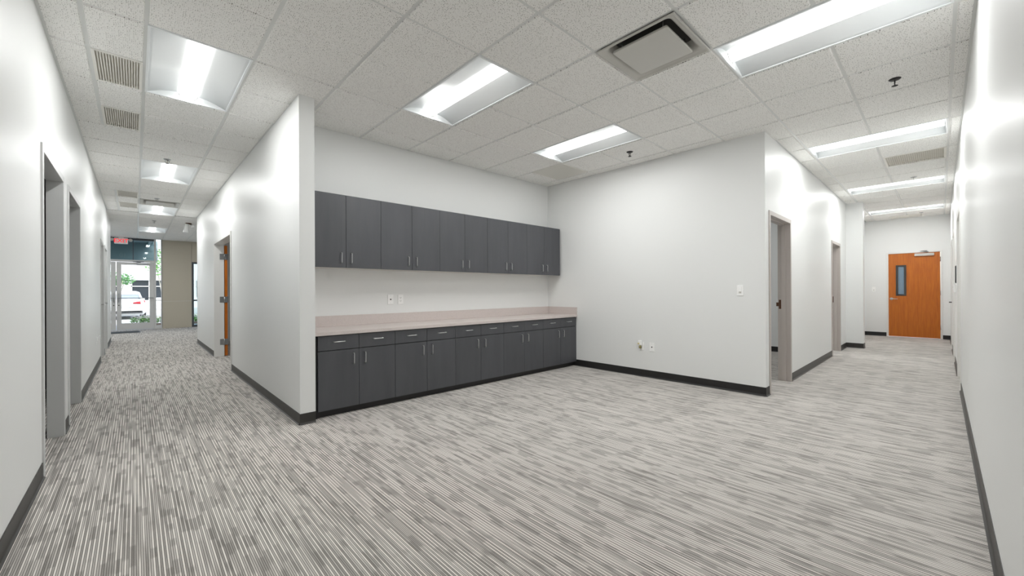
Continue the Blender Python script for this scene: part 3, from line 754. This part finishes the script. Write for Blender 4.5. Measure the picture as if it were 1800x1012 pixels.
def leaves(bm, c, rad, n, s, flat=.0):
    for _ in range(n):
        while True:
            p = Vector((random.uniform(-1, 1), random.uniform(-1, 1), random.uniform(-1, 1)))
            if .25 < p.length < 1: break
        p = Vector((c[0] + p.x * rad[0], c[1] + p.y * rad[1], c[2] + p.z * rad[2]))
        R = Matrix.Rotation(random.uniform(0, 6.28), 3, 'Z') @ Matrix.Rotation(random.uniform(0, 1.4), 3, 'X')
        k = s * random.uniform(.7, 1.3)
        v = [bm.verts.new(p + R @ Vector(q)) for q in ((-k * .5, 0, 0), (0, -k * .25, .02 * k), (k * .5, 0, 0), (0, k * .25, .02 * k))]
        bm.faces.new(v)
def tree(name, label, loc, h, cr, n, m, stems):
    t = thing(name, label, 'tree', loc)
    for k in range(stems):
        a = 6.28 * k / stems + .4; r = cr[0] * .55
        obj('trunk', tube([(.06 * math.cos(a), .06 * math.sin(a), 0), (.3 * r * math.cos(a), .3 * r * math.sin(a), h * .3), (r * math.cos(a), r * math.sin(a), h)], [.05, .04, .015], 6), mat('bark', (196, 186, 174), .8), t)
    bm = bmesh.new(); leaves(bm, (0, 0, h + cr[2] * .25), cr, n, .16); o = obj('crown', bm, m, t); o['kind'] = 'stuff'
    return t
M_LEAF = mat('leaf_green', (92, 150, 84), .6, noise=((5, 5, 5), .35)); M_LEAF2 = mat('leaf_light', (120, 176, 88), .6, noise=((7, 7, 7), .3))
tree('small_tree', 'small multi-stemmed tree behind the white car', (-1.0, 34.5, GZ), 2.1, (1.05, .9, .42), 700, M_LEAF, 6)
tree('shade_tree', 'taller green tree seen at the top of the sidelight', (1.35, 31, GZ), 2.9, (1.0, 1.0, .8), 800, M_LEAF2, 3)
def shrub(label, loc, r, h, flower):
    t = thing('flowering_shrub', label, 'shrub', loc, 0, 'low shrubs in the bed by the entrance')
    bm = bmesh.new(); leaves(bm, (0, 0, h * .5), (r, r, h * .5), 260, .07); o = obj('foliage', bm, M_LEAF2, t); o['kind'] = 'stuff'
    bm = bmesh.new()
    for _ in range(40):
        a = random.uniform(0, 6.28); q = r * math.sqrt(random.random()) * .9; x, y, z = q * math.cos(a), q * math.sin(a), h * random.uniform(.75, 1.08)
        leaves(bm, (x, y, z), (.025, .025, .015), 4, .05)
    o = obj('blossoms', bm, flower, t); o['kind'] = 'stuff'
    obj('stem', tube([(0, 0, 0), (0, 0, h * .6)], .015, 6), MATS['bark'], t)
M_FW = mat('blossom_white', (240, 232, 232), .7); M_FP = mat('blossom_pink', (226, 120, 120), .7)
bed = tag(obj('planting_bed', bx(-.1, 2.4, 20.05, 21.3, -.2, 0, bev=.02), mat('soil', (120, 100, 84), .95)), 'low planting bed right of the entrance walkway', 'planting bed')
for k, (x, y, f, l) in enumerate(((.05, 20.45, M_FW, 'white flowering shrub, leftmost in the entrance bed'), (.28, 21.0, M_FW, 'white flowering shrub behind the leftmost one'), (.50, 20.35, M_FW, 'low white flowering shrub behind the door stile'),
                               (.86, 20.75, M_FP, 'pink flowering shrub seen low in the sidelight'), (1.36, 20.6, M_FP, 'pink flowering shrub farther right in the bed'), (1.8, 20.7, M_FW, 'white flowering shrub at the right end of the bed'))):
    shrub(l, (x, y, .012), .21, .30, f)

# white sedan, rear towards the entrance (local: x across, y forward, z up)
car = thing('parked_car', 'white parked sedan seen from behind through the glass door', 'car', (-.50, 28.0, GZ))
M_CAR = mat('car_paint', (238, 240, 242), .2); M_CGL = mat('car_glass', (150, 160, 170), .08); M_TAIL = mat('tail_lamp', (205, 30, 48), .2); M_TYRE = mat('tyre', (26, 26, 28), .8)
def csec(y, w, zb, zt, sh):
    return [(-w * .90, y, zb), (-w, y, zb + .12), (-w, y, zt - sh), (-w * .93, y, zt - .02), (-w * .5, y, zt), (w * .5, y, zt), (w * .93, y, zt - .02), (w, y, zt - sh), (w, y, zb + .12), (w * .90, y, zb)]
body = [csec(0, .80, .38, .93, .15), csec(.05, .86, .30, 1.0, .16), csec(.35, .91, .22, 1.03, .2), csec(.9, .92, .20, 1.00, .22), csec(2.4, .925, .20, .95, .22), csec(3.6, .92, .20, .90, .22), csec(4.4, .88, .24, .80, .2), csec(4.75, .74, .34, .66, .12)]
obj('body', loft(body), M_CAR, car)
cab = lambda y, w, z, zt: [(-w, y, z), (-w * .8, y, zt), (w * .8, y, zt), (w, y, z)]
obj('cabin_glass', loft([cab(.55, .74, .98, 1.0), cab(1.25, .80, .96, 1.38), cab(2.3, .80, .95, 1.42), cab(3.4, .78, .90, .95)]), M_CGL, car)
obj('roof', loft([[(-.60, .98, 1.27), (-.58, 1.02, 1.30), (.58, 1.02, 1.30), (.60, .98, 1.27)], [(-.64, 1.3, 1.39), (-.55, 1.3, 1.43), (.55, 1.3, 1.43), (.64, 1.3, 1.39)], [(-.64, 2.3, 1.42), (-.5, 2.3, 1.455), (.5, 2.3, 1.455), (.64, 2.3, 1.42)], [(-.62, 2.7, 1.27), (-.5, 2.7, 1.30), (.5, 2.7, 1.30), (.62, 2.7, 1.27)]]), M_CAR, car)
for s in (-1, 1):
    obj('pillar', tube([(s * .76, .62, .98), (s * .64, 1.2, 1.36)], .05, 6), M_CAR, car)
    obj('tail_lamp', loft([[(s * .42, -.015, .80), (s * .42, -.015, .86), (s * .42, .02, .86), (s * .42, .02, .80)], [(s * .70, -.01, .78), (s * .68, -.01, .93), (s * .68, .03, .93), (s * .70, .03, .78)], [(s * .88, .10, .84), (s * .87, .10, .96), (s * .84, .16, .96), (s * .86, .16, .84)]]), M_TAIL, car)
    mr = obj('mirror', bx(s * .98 - .10, s * .98 + .10, 2.75, 2.87, .93, 1.07, bev=.03), M_CAR, car); obj('mirror_glass', bx(s * .98 - .08, s * .98 + .08, 2.735, 2.75, .95, 1.05), M_DGL, mr)
    for y in (.95, 3.75):
        wh = obj('wheel', tube([(s * .70, y, .32), (s * .915, y, .32)], .32, 20), M_TYRE, car); obj('hub', tube([(s * .90, y, .32), (s * .92, y, .32)], .21, 14), M_STEEL, wh)
obj('bumper_trim', bx(-.78, .78, .0, .12, .30, .46, bev=.02), mat('bumper_dark', (70, 72, 76), .5), car)
obj('number_plate', bx(-.16, .16, -.012, .0, .66, .80), mat('plate_pale', (214, 216, 214), .4), car)
obj('trunk_line', bx(-.60, .60, -.006, .02, .60, .612), MATS['bumper_dark'], car)
print('TILES', ntile)
